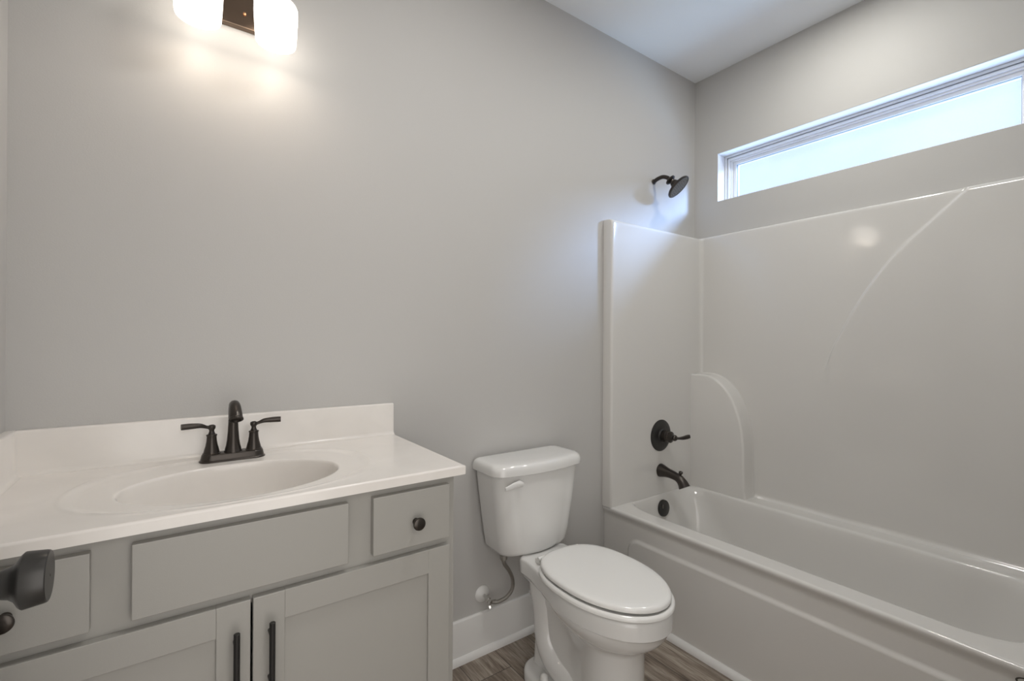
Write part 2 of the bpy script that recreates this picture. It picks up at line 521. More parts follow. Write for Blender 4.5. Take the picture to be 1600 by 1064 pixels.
box(bm, -0.305, 0.568, YFR, YFR+0.019, 0.10, 0.14, **ff)
for xc in (-0.0945, 0.350):
    box(bm, xc-0.038, xc+0.038, YFR, YFR+0.019, 0.765, 0.872, **ff)
link('face_frame', bm, M_CAB, van, smooth=False)
def drawer(name, x0, x1, knob_x=None):
    d = link(name, B(x0, x1, YFR-0.0195, YFR-0.0005, 0.751, 0.889, bev=0.0016), M_CAB, van, smooth=False)
    if knob_x is not None:
        bm = lathe(bmesh.new(), [(0, 0.0), (0, 0.0085), (0.003, 0.0080), (0.007, 0.0060), (0.016, 0.0056), (0.0175, 0.0080), (0.0190, 0.0130), (0.0210, 0.0152), (0.0235, 0.0158), (0.0260, 0.0150), (0.0275, 0.0125), (0.0285, 0.0070), (0.0288, 0)],
                   (knob_x, YFR-0.0194, 0.812), (0, -1, 0), 36)
        link('knob', bm, M_BRONZE, d)['label'] = 'round dark bronze knob'
    return d
drawer('drawer', -0.326, -0.123, -0.2245)
drawer('drawer_front', -0.066, 0.3215)
drawer('drawer', 0.379, 0.5815, 0.486)
def shaker(x0, x1, z0, z1, hx, hz):
    yb, yf = YFR-0.0005, YFR-0.0195
    w = 0.060
    bm = bmesh.new()
    box(bm, x0, x0+w, yf, yb, z0, z1, bev=0.0014)
    box(bm, x1-w, x1, yf, yb, z0, z1, bev=0.0014)
    box(bm, x0+w-0.0002, x1-w+0.0002, yf, yb, z1-w, z1, bev=0.0010)
    box(bm, x0+w-0.0002, x1-w+0.0002, yf, yb, z0, z0+w, bev=0.0010)
    d = link('door', bm, M_CAB, van, smooth=False)
    link('door_panel', B(x0+w-0.001, x1-w+0.001, yf+0.008, yb-0.003, z0+w-0.001, z1-w+0.001), M_CAB, d, smooth=False)
    bm = bmesh.new()
    lathe(bm, [(0, 0.0), (0.0, 0.0047), (0.001, 0.0058), (0.155, 0.0058), (0.156, 0.0047), (0.156, 0.0)], (hx, yf-0.030, hz), (0, 0, -1), 24)
    for zz in (hz-0.030, hz-0.126):
        lathe(bm, [(0, 0.0045), (0.026, 0.0045)], (hx, yf+0.0005, zz), (0, -1, 0), 16)
    link('handle', bm, M_PULL, d)['label'] = 'slim black bar pull'
shaker(0.1290, 0.582, 0.118, 0.731, 0.1605, 0.6865)
shaker(-0.3285, 0.1245, 0.118, 0.731, 0.0975, 0.6855)

# ------------------------------------------------------------------ sink top with integral bowl
top = thing('countertop', 'white cultured marble vanity top with an oval molded sink', 'countertop', (0.13, 1.35, CT-CTH))
BX, BY, BA, BB = 0.122, 1.298, 0.228, 0.158
x0, x1, y0, y1 = XL+0.0005, 0.6265, 1.087, YB-0.0005
def top_z(x, y, full=True):
    rr = math.hypot((x-BX)/BA, (y-BY)/BB)
    z = CT
    # shallow recessed oval field round the bowl
    e = abs((x-BX)/(BA+0.085))**2.3+abs((y-BY-0.03)/(BB+0.062))**2.3
    e = e**(1/2.3)
    z -= 0.0025*(1-sm(0.93, 0.99, e))
    z += 0.0016*math.exp(-((e-1.01)/0.018)**2)
    return z
bm = bmesh.new()
N = 128
def rect_point(a):
    # radial projection of angle a on the slab outline
    c, s = math.cos(a), math.sin(a)
    t = 1e9
    if c > 1e-9: t = min(t, (x1-BX)/c)
    if c < -1e-9: t = min(t, (x0-BX)/c)
    if s > 1e-9: t = min(t, (y1-BY)/s)
    if s < -1e-9: t = min(t, (y0-BY)/s)
    return BX+t*c, BY+t*s
# angles: even, plus exact corners
angs = sorted([2*PI*i/N for i in range(N)]+[math.atan2(yy-BY, xx-BX) % (2*PI) for xx in (x0, x1) for yy in (y0, y1)])
angs = [a for i, a in enumerate(angs) if i == 0 or a-angs[i-1] > 1e-4]
def ell(a, k):
    c, s = math.cos(a), math.sin(a)
    r = 1/math.sqrt((c/BA)**2+(s/BB)**2)
    return BX+c*r*k, BY+s*r*k
rings = [[Vector((*ell(a, 1.04), CT-CTH)) for a in angs]]
rings.append([Vector((*rect_point(a), CT-CTH)) for a in angs])
rings.append([Vector((*rect_point(a), CT-CTH+0.001)) for a in angs])
rings.append([Vector((*rect_point(a), CT-0.0055)) for a in angs])
rings.append([Vector((*rect_point(a), CT-0.004)) for a in angs])
def inset(p, d):
    return (min(max(p[0], x0+d), x1-d), min(max(p[1], y0+d), y1-d))
rings.append([Vector((*inset(rect_point(a), 0.0012), CT-0.0012)) for a in angs])
rings.append([Vector((*inset(rect_point(a), 0.004), CT)) for a in angs])
rings.append([Vector((*inset(rect_point(a), 0.0055), CT)) for a in angs])
K = 60
for k in range(1, K+1):
    t = k/K
    r = []
    for a in angs:
        p = inset(rect_point(a), 0.0055); q = ell(a, 1.03)
        x, y = p[0]+(q[0]-p[0])*t, p[1]+(q[1]-p[1])*t
        r.append(Vector((x, y, top_z(x, y))))
    rings.append(r)
for k, dz in ((1.015, -0.0002), (1.005, -0.0010), (0.998, -0.0032), (0.990, -0.008), (0.984, -0.024), (0.973, -0.046), (0.957, -0.068), (0.930, -0.090), (0.885, -0.110), (0.81, -0.124), (0.68, -0.131), (0.48, -0.1345), (0.24, -0.1362), (0.10, -0.137)):
    rings.append([Vector((*ell(a, k), CT-0.0025+dz)) for a in angs])
loft(bm, rings, False, True)
link('counter', bm, M_STONE, top, angle=50)
bm = bmesh.new()
BS = 1.0409
# cove between counter and splash, then splash with eased top
prof = [(0.0, CT-0.001), (0.034, CT-0.001), (0.034, CT+0.0004), (0.028, CT+0.0012), (0.023, CT+0.005), (0.0205, CT+0.012), (0.0200, BS-0.004), (0.0188, BS-0.0012), (0.016, BS), (0, BS)]
loft(bm, [[Vector((x, YB-0.0005-d, z)) for d, z in prof] for x in (XL+0.0205, x1-0.0015, x1)])
for v in bm.verts:
    if v.co.x > x1-1e-5 and v.co.z > BS-0.003: v.co.z -= 0.0012
link('backsplash', bm, M_STONE, top, angle=50)
bm = bmesh.new()
loft(bm, [[Vector((XL+0.0005+d, y, z)) for d, z in prof] for y in (1.092, YB-0.0005)])
link('side_splash', bm, M_STONE, top, angle=50)
bm = lathe(bmesh.new(), [(0, 0.0), (0, 0.030), (0.0015, 0.030), (0.002, 0.024), (0.001, 0.020), (0.006, 0.017), (0.008, 0.0)], (BX, BY, CT-0.1398), (0, 0, 1), 32)
link('drain', bm, M_BRONZE, top)

# ------------------------------------------------------------------ faucet
FX, FY = 0.128, 1.522
FZ = CT-0.0015
fau = thing('faucet', 'dark bronze two-handle centerset faucet on the white sink top', 'faucet', (FX, FY, FZ))
def stadium(hx, hy, z, n=14):
    pts = []
    for i in range(n+1):
        a = -PI/2+PI*i/n
        pts.append(Vector((FX+hx-hy+math.cos(a)*hy, FY+math.sin(a)*hy, z)))
    for i in range(n+1):
        a = PI/2+PI*i/n
        pts.append(Vector((FX-hx+hy+math.cos(a)*hy, FY+math.sin(a)*hy, z)))
    return pts
bm = loft(bmesh.new(), [stadium(0.080, 0.028, FZ-0.001), stadium(0.080, 0.028, FZ+0.002), stadium(0.0775, 0.0262, FZ+0.004), stadium(0.076, 0.0250, FZ+0.010), stadium(0.0745, 0.0238, FZ+0.017), stadium(0.073, 0.0225, FZ+0.0195), stadium(0.071, 0.0205, FZ+0.0205)])
link('base_plate', bm, M_BRONZE, fau)
zb = FZ+0.019
bm = bmesh.new()
sp = [(0, 0.0225), (0.003, 0.0225), (0.006, 0.0205), (0.010, 0.0200), (0.018, 0.0178), (0.035, 0.0152), (0.060, 0.0132), (0.085, 0.0120)]
lathe(bm, sp, (FX, FY, zb), (0, 0, 1), 36, cap1=False)
# gooseneck head bending towards the bowl, flared at the mouth
p0 = Vector((FX, FY, zb+0.085))
path = [p0+Vector(v) for v in ((0, 0, -0.002), (0, -0.001, 0.018), (0, -0.008, 0.036), (0, -0.026, 0.0485), (0, -0.050, 0.045), (0, -0.067, 0.032), (0, -0.076, 0.018))]
tube(bm, path, [0.0120, 0.0120, 0.0124, 0.0130, 0.0138, 0.0150, 0.0162], n=36, k=8, side=(1, 0, 0))
e = path[-1]; dd = (path[-1]-path[-2]).normalized()
lathe(bm, [(-0.002, 0.0160), (0.0, 0.0174), (0.004, 0.0176), (0.005, 0.016), (0.005, 0.012), (0.001, 0.011), (0.001, 0)], e, dd, 36)
link('spout', bm, M_BRONZE, fau)
for s in (-1, 1):
    hx = FX+s*0.0508
    bm = lathe(bmesh.new(), [(0, 0.0215), (0.003, 0.0215), (0.0045, 0.0195), (0.008, 0.0185), (0.014, 0.0172), (0.024, 0.0145), (0.036, 0.0125), (0.046, 0.0118), (0.0495, 0.0118), (0.0505, 0.0130), (0.053, 0.0130), (0.054, 0.0118), (0.0545, 0.0)], (hx, FY, zb), (0, 0, 1), 32)
    hb = link('handle_body', bm, M_BRONZE, fau)
    bm = lathe(bmesh.new(), [(0, 0.0095), (0.004, 0.0075), (0.009, 0.0060), (0.013, 0.0065), (0.016, 0.0088), (0.020, 0.0095), (0.024, 0.0088), (0.0265, 0.005), (0.027, 0)], (hx, FY, zb+0.0535), (0, 0, 1), 28)
    zl = zb+0.0725
    tube(bm, [(hx+s*0.002, FY, zl), (hx+s*0.012, FY-0.001, zl+0.0025), (hx+s*0.026, FY-0.003, zl+0.0075), (hx+s*0.044, FY-0.005, zl+0.0085), (hx+s*0.062, FY-0.007, zl+0.0085), (hx+s*0.069, FY-0.008, zl+0.0085)],
         [0.0060, 0.0048, 0.0062, 0.0068, 0.0064, 0.0062], n=20, k=7, flat=[0.9, 0.9, 1.0, 1.12, 1.25, 1.25], side=(0, 1, 0))
    link('lever', bm, M_BRONZE, hb)

# ------------------------------------------------------------------ toilet
TX = 1.184
toi = thing('toilet', 'white two-piece toilet with closed lid between vanity and bathtub', 'toilet', (TX, 1.25, 0))
def outline(tab, z, n=44):
    """tab: (y, halfwidth) from front tip to the back; mirrored to a closed ring"""
    ya, yb = tab[0][0], tab[-1][0]
    L, Rr = [], []
    for i in range(n+1):
        t = (1-math.cos(PI*i/n))/2
        y = ya+(yb-ya)*t
        w = interp(tab, y)
        L.append(Vector((TX-w, y, z))); Rr.append(Vector((TX+w, y, z)))
    return L+Rr[::-1][(1 if tab[-1][1] < 1e-6 else 0):-1]
def egg(yf, yb, w, sq=2.7, wide=0.52, n=60):
    """elongated seat outline as (y, halfwidth) table"""
    tab = []
    ym = yf+(yb-yf)*wide
    for i in range(n+1):
        t = (1-math.cos(PI*i/n))/2
        y = yf+(yb-yf)*t
        if y < ym:
            u = (ym-y)/(ym-yf)
            hw = w*max(0, 1-u**2.0)**(1/2.0)
        else:
            u = (y-ym)/(yb-ym)
            hw = w*max(0, 1-u**sq)**(1/sq)
        tab.append((y, hw))
    return tab
def ring_xy(tab_fn, z, n=72):
    return [Vector((p.x, p.y, z)) for p in tab_fn]
def egg_ring(yf, yb, w, z, n=40, **k):
    return outline(egg(yf, yb, w, **k), z, n)

# bowl: rim, body and foot as one lofted skin
def body_tab(yf, w1, ym, waist, wwaist, w2, yb):
    """front lobe half-width w1 peaking at ym, waist at y=waist, rear trunk w2 to yb"""
    pts = []
    n = 60
    for i in range(n+1):
        t = (1-math.cos(PI*i/n))/2
        y = yf+(yb-yf)*t
        if y < ym:
            u = (ym-y)/(ym-yf)
            hw = w1*max(0, 1-u**2.1)**(1/2.0)
        elif y < waist:
            hw = w1+(wwaist-w1)*sm(ym, waist, y)
        else:
            hw = wwaist+(w2-wwaist)*sm(waist, waist+0.10, y)
        # rounded back end
        d = (yb-y)/0.03
        if d < 1: hw *= math.sqrt(max(0.0, 1-(1-d)**2))*0.35+0.65
        pts.append((y, hw))
    return pts
def RIM(d=0):
    t = body_tab(0.868+d, 0.170-d, 1.12, 1.42, 0.114-d, 0.112-d, 1.53-d)
    return t
secs = [
    (0.000, body_tab(0.962, 0.108, 1.07, 1.22, 0.092, 0.080, 1.42)),
    (0.012, body_tab(0.960, 0.109, 1.07, 1.22, 0.092, 0.080, 1.42)),
    (0.060, body_tab(0.966, 0.103, 1.07, 1.22, 0.074, 0.070, 1.42)),
    (0.130, body_tab(0.970, 0.099, 1.07, 1.22, 0.066, 0.066, 1.42)),
    (0.220, body_tab(0.968, 0.098, 1.07, 1.24, 0.064, 0.066, 1.43)),
    (0.270, body_tab(0.964, 0.100, 1.07, 1.26, 0.066, 0.070, 1.44)),
    (0.290, body_tab(0.954, 0.107, 1.08, 1.28, 0.070, 0.076, 1.45)),
    (0.303, body_tab(0.934, 0.122, 1.09, 1.31, 0.072, 0.070, 1.43)),
    (0.316, body_tab(0.912, 0.139, 1.10, 1.34, 0.078, 0.074, 1.44)),
    (0.332, body_tab(0.895, 0.153, 1.11, 1.38, 0.086, 0.078, 1.45)),
    (0.350, body_tab(0.883, 0.162, 1.12, 1.41, 0.096, 0.088, 1.48)),
    (0.366, body_tab(0.877, 0.167, 1.12, 1.42, 0.106, 0.102, 1.51)),
    (0.371, RIM(0.004)),
    (0.375, RIM(0.000)),
    (0.416, RIM(0.000)),
    (0.424, RIM(0.003)),
    (0.428, RIM(0.009)),
]
secs = [(z, [(y, w-0.05*sm(1.44, 1.468, y)*sm(0.25, 0.30, z)) for y, w in t]) for z, t in secs]
bm = bmesh.new()
loft(bm, [outline(t, z*1.018, 60) for z, t in secs], True, True)
# trapway bulges on both sides
for s in (-1, 1):
    q = TX+s*0.048
    tube(bm, [(q, 1.385, 0.385), (q, 1.382, 0.335), (q-s*0.003, 1.372, 0.275), (q-s*0.004, 1.365, 0.20), (q-s*0.002, 1.345, 0.135), (q, 1.295, 0.090), (q, 1.22, 0.068), (q, 1.13, 0.06)],
         [0.046, 0.050, 0.048, 0.046, 0.048, 0.048, 0.046, 0.038], n=28, k=8)
    # foot flange
    loft(bm, [rrect(TX+s*0.050, 1.29, 0.080-d, 0.145-d, 0.070-d, z, 10) for z, d in ((0.0, 0.0), (0.028, 0.0), (0.037, 0.004), (0.042, 0.012), (0.044, 0.03))])
bowl = link('bowl', bm, M_PORC, toi, angle=40)
for s in (-1, 1):
    bm = lathe(bmesh.new(), [(0, 0.0155), (0.018, 0.0148), (0.028, 0.0125), (0.0325, 0.007), (0.034, 0.0)], (TX+s*0.111, 1.295, 0.040), (0, 0, 1), 24)
    link('bolt_cap', bm, M_PLAST, bowl)

# seat ring and lid
bm = bmesh.new()
def seat_rings(spec, hole):
    return [egg_ring(0.862+d, 1.345-d, 0.179-d, z+0.0155) for z, d in spec]
loft(bm, seat_rings([(0.4235, 0.016), (0.4240, 0.006), (0.4275, 0.0), (0.4345, 0.0), (0.4390, 0.003), (0.4415, 0.008), (0.4405, 0.0125), (0.4370, 0.0150), (0.4370, 0.04)], 0))
link('seat', bm, M_SEAT, toi)
bm = bmesh.new()
loft(bm, [egg_ring(0.872+d, 1.345-d, 0.1685-d, 0.4613+(z-0.4365)*0.85) for z, d in [(0.4365, 0.016), (0.4368, 0.004), (0.4395, 0.0), (0.4490, 0.0), (0.4545, 0.003), (0.4580, 0.010), (0.4600, 0.025), (0.4618, 0.060), (0.4628, 0.11), (0.4632, 0.16)]])
link('seat_lid', bm, M_SEAT, toi)
for s in (-1, 1):
    hx = TX+s*0.075
    bm = B(hx-0.017, hx+0.017, 1.340, 1.376, 0.434, 0.456, bev=0.006, seg=3)
    lathe(bm, [(-0.024, 0.0), (-0.024, 0.008), (0.024, 0.008), (0.024, 0.0)], (hx, 1.346, 0.459), (1, 0, 0), 20)
    link('hinge', bm, M_SEAT, toi)

# tank
def tank_ring(w, yf, z, yb=1.600, bow=0.020, r=0.055, n=10, nf=16):
    """plan: flat back, softly bowed front with generous front corners"""
    pts = []
    cx = 1.170
    rb = 0.022
    for i in range(5):                                  # back right corner
        a = PI/2-i/4*PI/2
        pts.append(Vector((cx+w-rb+math.cos(a)*rb, yb-rb+math.sin(a)*rb, z)))
    ysid = yf+bow+r
    for i in range(n+1):                                # front right corner (ellipse)
        a = -i/n*PI/2
        pts.append(Vector((cx+w-r*1.25+math.cos(a)*r*1.25, ysid+math.sin(a)*r, z)))
    ww = w-r*1.25
    for i in range(1, nf):
        u = 1-2*i/nf
        pts.append(Vector((cx+ww*u, yf+bow*u*u, z)))
    for i in range(n+1):
        a = -PI/2-i/n*PI/2
        pts.append(Vector((cx-w+r*1.25+math.cos(a)*r*1.25, ysid+math.sin(a)*r, z)))
    for i in range(5):
        a = PI-i/4*PI/2
        pts.append(Vector((cx-w+rb+math.cos(a)*rb, yb-rb+math.sin(a)*rb, z)))
    return pts
bm = bmesh.new()
spec = [(0.4365, 0.125, 1.455), (0.4400, 0.145, 1.435), (0.4480, 0.158, 1.424), (0.4620, 0.166, 1.418), (0.50, 0.173, 1.414), (0.58, 0.186, 1.410), (0.66, 0.198, 1.407), (0.72, 0.206, 1.405), (0.7465, 0.209, 1.404)]
loft(bm, [tank_ring(w, yf, z, yb=1.598, bow=0.016) for z, w, yf in spec])
for v in bm.verts: v.co.z = 0.7580-(0.7465-v.co.z)*(0.3275/0.31)
tank = link('tank', bm, M_PORC, toi, angle=50)
bm = bmesh.new()
loft(bm, [tank_ring(0.222-d, 1.390+d, z+0.011, yb=1.606-d*0.5, bow=0.018) for z, d in ((0.7470, 0.003), (0.7490, 0.0), (0.7600, 0.0), (0.7700, 0.001), (0.7790, 0.004), (0.7850, 0.009), (0.7885, 0.017), (0.7900, 0.030), (0.7908, 0.05))])
link('tank_lid', bm, M_PORC, toi, angle=50)
bm = bmesh.new()
ly = 1.4085
lathe(bm, [(0, 0.0), (0, 0.013), (0.006, 0.0125), (0.010, 0.010), (0.020, 0.009), (0.022, 0.0)], (1.044, ly+0.006, 0.729), (0, -1, 0), 24)
tube(bm, [(1.050, ly-0.012, 0.729), (1.034, ly-0.0145, 0.733), (1.010, ly-0.017, 0.733), (0.984, ly-0.019, 0.7285), (0.966, ly-0.020, 0.727)], [0.009, 0.012, 0.0115, 0.0095, 0.007], n=18, k=6, flat=[0.6, 0.5, 0.42, 0.4, 0.4], side=(0, 0, 1))
link('flush_lever', bm, M_PLAST, tank)
# tank-to-bowl gasket area
link('tank_gasket', B(TX-0.05, TX+0.05, 1.46, 1.52, 0.4345, 0.4365, bev=0.001), M_RUBBER, toi)

# ------------------------------------------------------------------ supply line
sup = thing('water_supply_line', 'braided steel water line from round white wall plate to toilet tank', 'pipe', (1.013, YB, 0.23))
bm = lathe(bmesh.new(), [(0, 0.0), (0, 0.033), (0.003, 0.033), (0.008, 0.028), (0.014, 0.016), (0.016, 0.013), (0.016, 0)], (1.013, YB-0.0005, 0.236), (0, -1, 0), 36)
link('escutcheon', bm, M_PLAST, sup)
bm = bmesh.new()
lathe(bm, [(0, 0.0075), (0.022, 0.0075), (0.022, 0.011), (0.036, 0.011), (0.036, 0.008), (0.052, 0.008)], (1.013, YB-0.012, 0.236), (0.10, -1, -0.22), 8)
lathe(bm, [(0, 0.006), (0.004, 0.010), (0.014, 0.010), (0.016, 0.006)], (1.010, YB-0.058, 0.219), (0.1, -0.4, -0.9), 8)
link('stop_valve', bm, M_CHROME, sup)
bm = bmesh.new()
hp = [(1.022, 1.560, 0.226), (1.045, 1.553, 0.222), (1.082, 1.545, 0.233), (1.103, 1.535, 0.264), (1.098, 1.525, 0.310), (1.073, 1.515, 0.355), (1.047, 1.508, 0.390), (1.040, 1.505, 0.412)]
tube(bm, hp, 0.0074, n=14, k=10)
link('hose', bm, M_STEEL, sup)
bm = bmesh.new()
lathe(bm, [(0, 0.0), (0, 0.0150), (0.016, 0.0150), (0.018, 0.011), (0.026, 0.0085), (0.026, 0)], (1.040, 1.505, 0.4290), (0, 0, -1), 8)
lathe(bm, [(0, 0.008), (0.016, 0.008)], (1.024, 1.5595, 0.2255), (1, -0.2, -0.1), 8)
link('hose_nut', bm, M_STEEL, sup)

# ------------------------------------------------------------------ tub and surround
tub = thing('bathtub', 'white fiberglass alcove bathtub with molded surround panels under the window', 'bathtub', (2.09, 0.86, 0))
TX0, TX1, TY0, TY1 = 1.7115, XR-0.001, 0.101, YB-0.001
RZ = 0.4591
bm = bmesh.new()
def tub_ring(z, d, base=(1.803, 2.347, 0.215, 1.562), rx=0.075, ry=0.20, n=14):
    xa, xb, ya, yb = base
    cx, cy, hx_, hy_ = (xa+xb)/2, (ya+yb)/2, (xb-xa)/2-d, (yb-ya)/2-d*0.9
    pts = []
    for q, (sx, sy, rx, ry, g) in enumerate(((1, 1, 0.075, 0.09, 4.0), (-1, 1, 0.075, 0.20, 1.3), (-1, -1, 0.09, 0.16, 1.3), (1, -1, 0.07, 0.12, 1.3))):
        rx, ry = min(rx+max(0, d)*g, hx_*0.85), min(ry+max(0, d)*g, hy_*0.85)
        for i in range(n+1):
            a = q*PI/2+i/n*PI/2
            pts.append(Vector((cx+sx*(hx_-rx)+math.cos(a)*rx, cy+sy*(hy_-ry)+math.sin(a)*ry, z)))
    return pts
outer = rrect((TX0+0.011+TX1)/2, (TY0+TY1)/2, (TX1-TX0-0.011)/2, (TY1-TY0)/2, 0.0005, RZ, 14)
rings = [outer]
for t in (0.5, 0.9):
    inner = tub_ring(RZ, -0.008)
    rings.append([a.lerp(b, t) for a, b in zip(outer, inner)])
for z, d in ((RZ, -0.008), (RZ-0.0008, -0.003), (RZ-0.004, 0.002), (RZ-0.012, 0.006), (RZ-0.05, 0.012), (RZ-0.14, 0.026), (RZ-0.21, 0.040), (RZ-0.255, 0.055), (RZ-0.285, 0.078), (RZ-0.300, 0.11), (RZ-0.306, 0.15), (RZ-0.308, 0.20)):
    rings.append(tub_ring(z, d))
loft(bm, rings, False, True)
basin = link('basin', bm, M_FIBER, tub, angle=60)
# apron with raised lower panel
bm = bmesh.new()
def apron_x(y, z):
    cy, cz, rr = 1.40, 0.285, 0.06
    # distance outside the raised panel (rounded upper left corner)
    dy, dz = y-cy, z-cz
    d = math.hypot(max(dy, 0), max(dz, 0))-rr if (dy > 0 or dz > 0) else -rr
    x = TX0+0.012*sm(-0.004, 0.010, d)
    # roll under the rim
    x -= 0.012*sm(0.418, RZ-0.010, z)
    return x
zs = [0.0, 0.05, 0.12, 0.2, 0.25]+[0.27+0.004*i for i in range(26)]+[0.376, 0.385, 0.395, 0.405, 0.412, 0.42, 0.428, 0.436, 0.443, 0.449]
ys = [TY0+(1.34-TY0)*i/30 for i in range(30)]+[1.34+(TY1-1.34)*i/60 for i in range(61)]
rows = [[Vector((apron_x(y, z), y, z)) for y in ys] for z in zs]
for dz, dx in ((-0.006, 0.0008), (-0.0025, 0.003), (-0.0006, 0.0065), (0.0003, 0.012)):
    rows.append([Vector((TX0+dx, y, RZ+dz)) for y in ys])
loft(bm, rows, False, False, closed=False)
apron = link('apron', bm, M_FIBER, tub, angle=70)
bm = bmesh.new()
for sc, zz in ((1.0, 0.0),):
    n = 40
    o_ = [Vector((TX0+0.0002, 0.190+0.030*math.cos(2*PI*i/n), 0.424+0.0125*math.sin(2*PI*i/n))) for i in range(n)]
    i_ = [Vector((TX0-0.0012, 0.190+0.030*math.cos(2*PI*i/n), 0.424+0.0125*math.sin(2*PI*i/n))) for i in range(n)]
    k_ = [Vector((TX0-0.0012, 0.190+0.026*math.cos(2*PI*i/n), 0.424+0.0095*math.sin(2*PI*i/n))) for i in range(n)]
    l_ = [Vector((TX0-0.0002, 0.190+0.026*math.cos(2*PI*i/n), 0.424+0.0095*math.sin(2*PI*i/n))) for i in range(n)]
    loft(bm, [o_, i_, k_, l_], False, False)
link('oval_badge', bm, M_LABEL, apron)['label'] = 'small dark oval ring badge'

# surround: one moulded skin running round three walls
ST = 1.862
PY, PX, PE = 1.562, 2.450, 0.158          # panel faces: back, right, near end
arc = [(0.435, 1.862), (0.554, 1.747), (0.669, 1.63), (0.78, 1.466), (0.881, 1.262), (0.924, 1.128), (0.940, 1.035), (0.952, 0.80), (0.966, 0.459)]
arc_z = sorted([(v.y, v.x) for v in spline([(y, z, 0) for y, z in arc], 8)])
def arc_y(z): return interp(arc_z, z)
def right_x(y, z):
    d = arc_y(z)-y                                     # >0 : camera side of the arc
    amp = 0.015*(1-0.25*sm(0.0, 0.6, d))
    fade = 0.6+0.4*sm(0.6, 1.6, z)
    soft = 1+14*(1-sm(0.85, 1.22, z))
    x = PX-amp*fade*sm(-0.005*soft, 0.007*soft, d)
    return x
inner, outerp = [], []
def add(px, py, qx, qy): inner.append((px, py)); outerp.append((qx, qy))
FXE = 1.7085
add(FXE, TY1, FXE+0.001, TY1)
rc = 0.014
for i in range(7):
    a = PI+i/6*PI/2
    add(FXE+rc+math.cos(a)*rc, PY+rc+math.sin(a)*rc, FXE+0.001+i*0.002, TY1)
for i in range(1, 24):
    x = FXE+rc+(PX-0.03-FXE-rc)*i/24
    add(x, PY, x, TY1)
for i in range(9):
    a = PI/2-i/8*PI/2
    rr = 0.022
    px, py = PX-rr+math.cos(a)*rr, PY-rr+math.sin(a)*rr
    t = i/8
    add(px, py, (px*(1-t)+TX1*t) if t < 0.5 else TX1, TY1 if t <= 0.5 else TY1-(TY1-py)*(t-0.5)*2)
NY = 460
for i in range(1, NY):
    y = PY-0.022+(PE+0.022-PY+0.022)*i/NY
    add(PX, y, TX1, y)
for i in range(9):
    a = -i/8*PI/2
    rr = 0.022
    px, py = PX-rr+math.cos(a)*rr, PE+rr+math.sin(a)*rr
    t = i/8
    add(px, py, TX1, TY0 if t > 0.5 else py+(TY0-py)*t*2)
for i in range(1, 24):
    x = PX-0.03+(FXE+rc-PX+0.03)*i/24
    add(x, PE, x, TY0)
for i in range(7):
    a = PI/2+i/6*PI/2
    add(FXE+rc+math.cos(a)*rc, PE-rc+math.sin(a)*rc, FXE+rc, TY0)
add(FXE, TY0, FXE+0.001, TY0)
rows = []
NZ = 170
zlist = [RZ-0.002, RZ+0.003, RZ+0.008, RZ+0.014]+[RZ+0.014+(ST-0.014-RZ-0.014)*i/NZ for i in range(1, NZ+1)]
for z in zlist:
    off = 0.012*(1-sm(RZ-0.002, RZ+0.014, z))
    r = []
    for (px, py), (qx, qy) in zip(inner, outerp):
        if abs(px-PX) < 1e-6 and PE+0.03 < py < PY-0.03:
            px = right_x(py, z)-off
        r.append(Vector((px, py, z)))
    rows.append(r)
for t, dz in ((0.08, -0.006), (0.2, -0.0025), (0.38, -0.0005), (0.6, 0.0), (1.0, 0.0)):
    r = []
    for (px, py), (qx, qy) in zip(inner, outerp):
        if abs(px-PX) < 1e-6 and PE+0.03 < py < PY-0.03:
            px = right_x(py, ST-0.014)
        r.append(Vector((px+(qx-px)*t, py+(qy-py)*t, ST+dz)))
    rows.append(r)
bm = bmesh.new()
loft(bm, rows, False, False, closed=False)
sur = link('surround', bm, M_FIBER, tub, angle=75)
# moulded corner shelf block with a quarter-round shoulder
bm = bmesh.new()
bxf, bxb = 2.358, PX+0.01
yw, yj = 1.258, PY+0.004
ztop, zsh = 1.085, 0.66
prof = [(yj, RZ-0.002), (yj, ztop)]
y_s = 1.500
for i in range(25):
    a = PI/2*i/24
    prof.append((y_s-(y_s-yw)*math.sin(a)**0.95, zsh+(ztop-zsh)*math.cos(a)**0.9))
prof += [(yw-0.001, 0.56), (yw-0.002, 0.50), (yw-0.010, RZ-0.002)]
def blk(x, ins):
    out = []
    n = len(prof)
    for i, (y, z) in enumerate(prof):
        ay, az = prof[max(i-1, 0)]; by, bz = prof[min(i+1, n-1)]
        t = Vector((by-ay, bz-az))
        if t.length < 1e-9: t = Vector((0, 1))
        t.normalize()
        nrm = Vector((-t.y, t.x))                     # outward-left of travel
        if i == 0 or i == 1:
            out.append(Vector((x, y, z-(ins if i == 1 else 0)))); continue
        out.append(Vector((x, y+abs(nrm.x)*ins, z-abs(nrm.y)*ins)))
    return out
loft(bm, [blk(bxb, -0.010), blk(bxb-0.016, -0.003), blk(bxb-0.03, 0.0), blk(bxf+0.012, 0.0), blk(bxf+0.006, 0.0012), blk(bxf+0.002, 0.0045), blk(bxf, 0.011)])
link('corner_shelf', bm, M_FIBER, tub, angle=50)

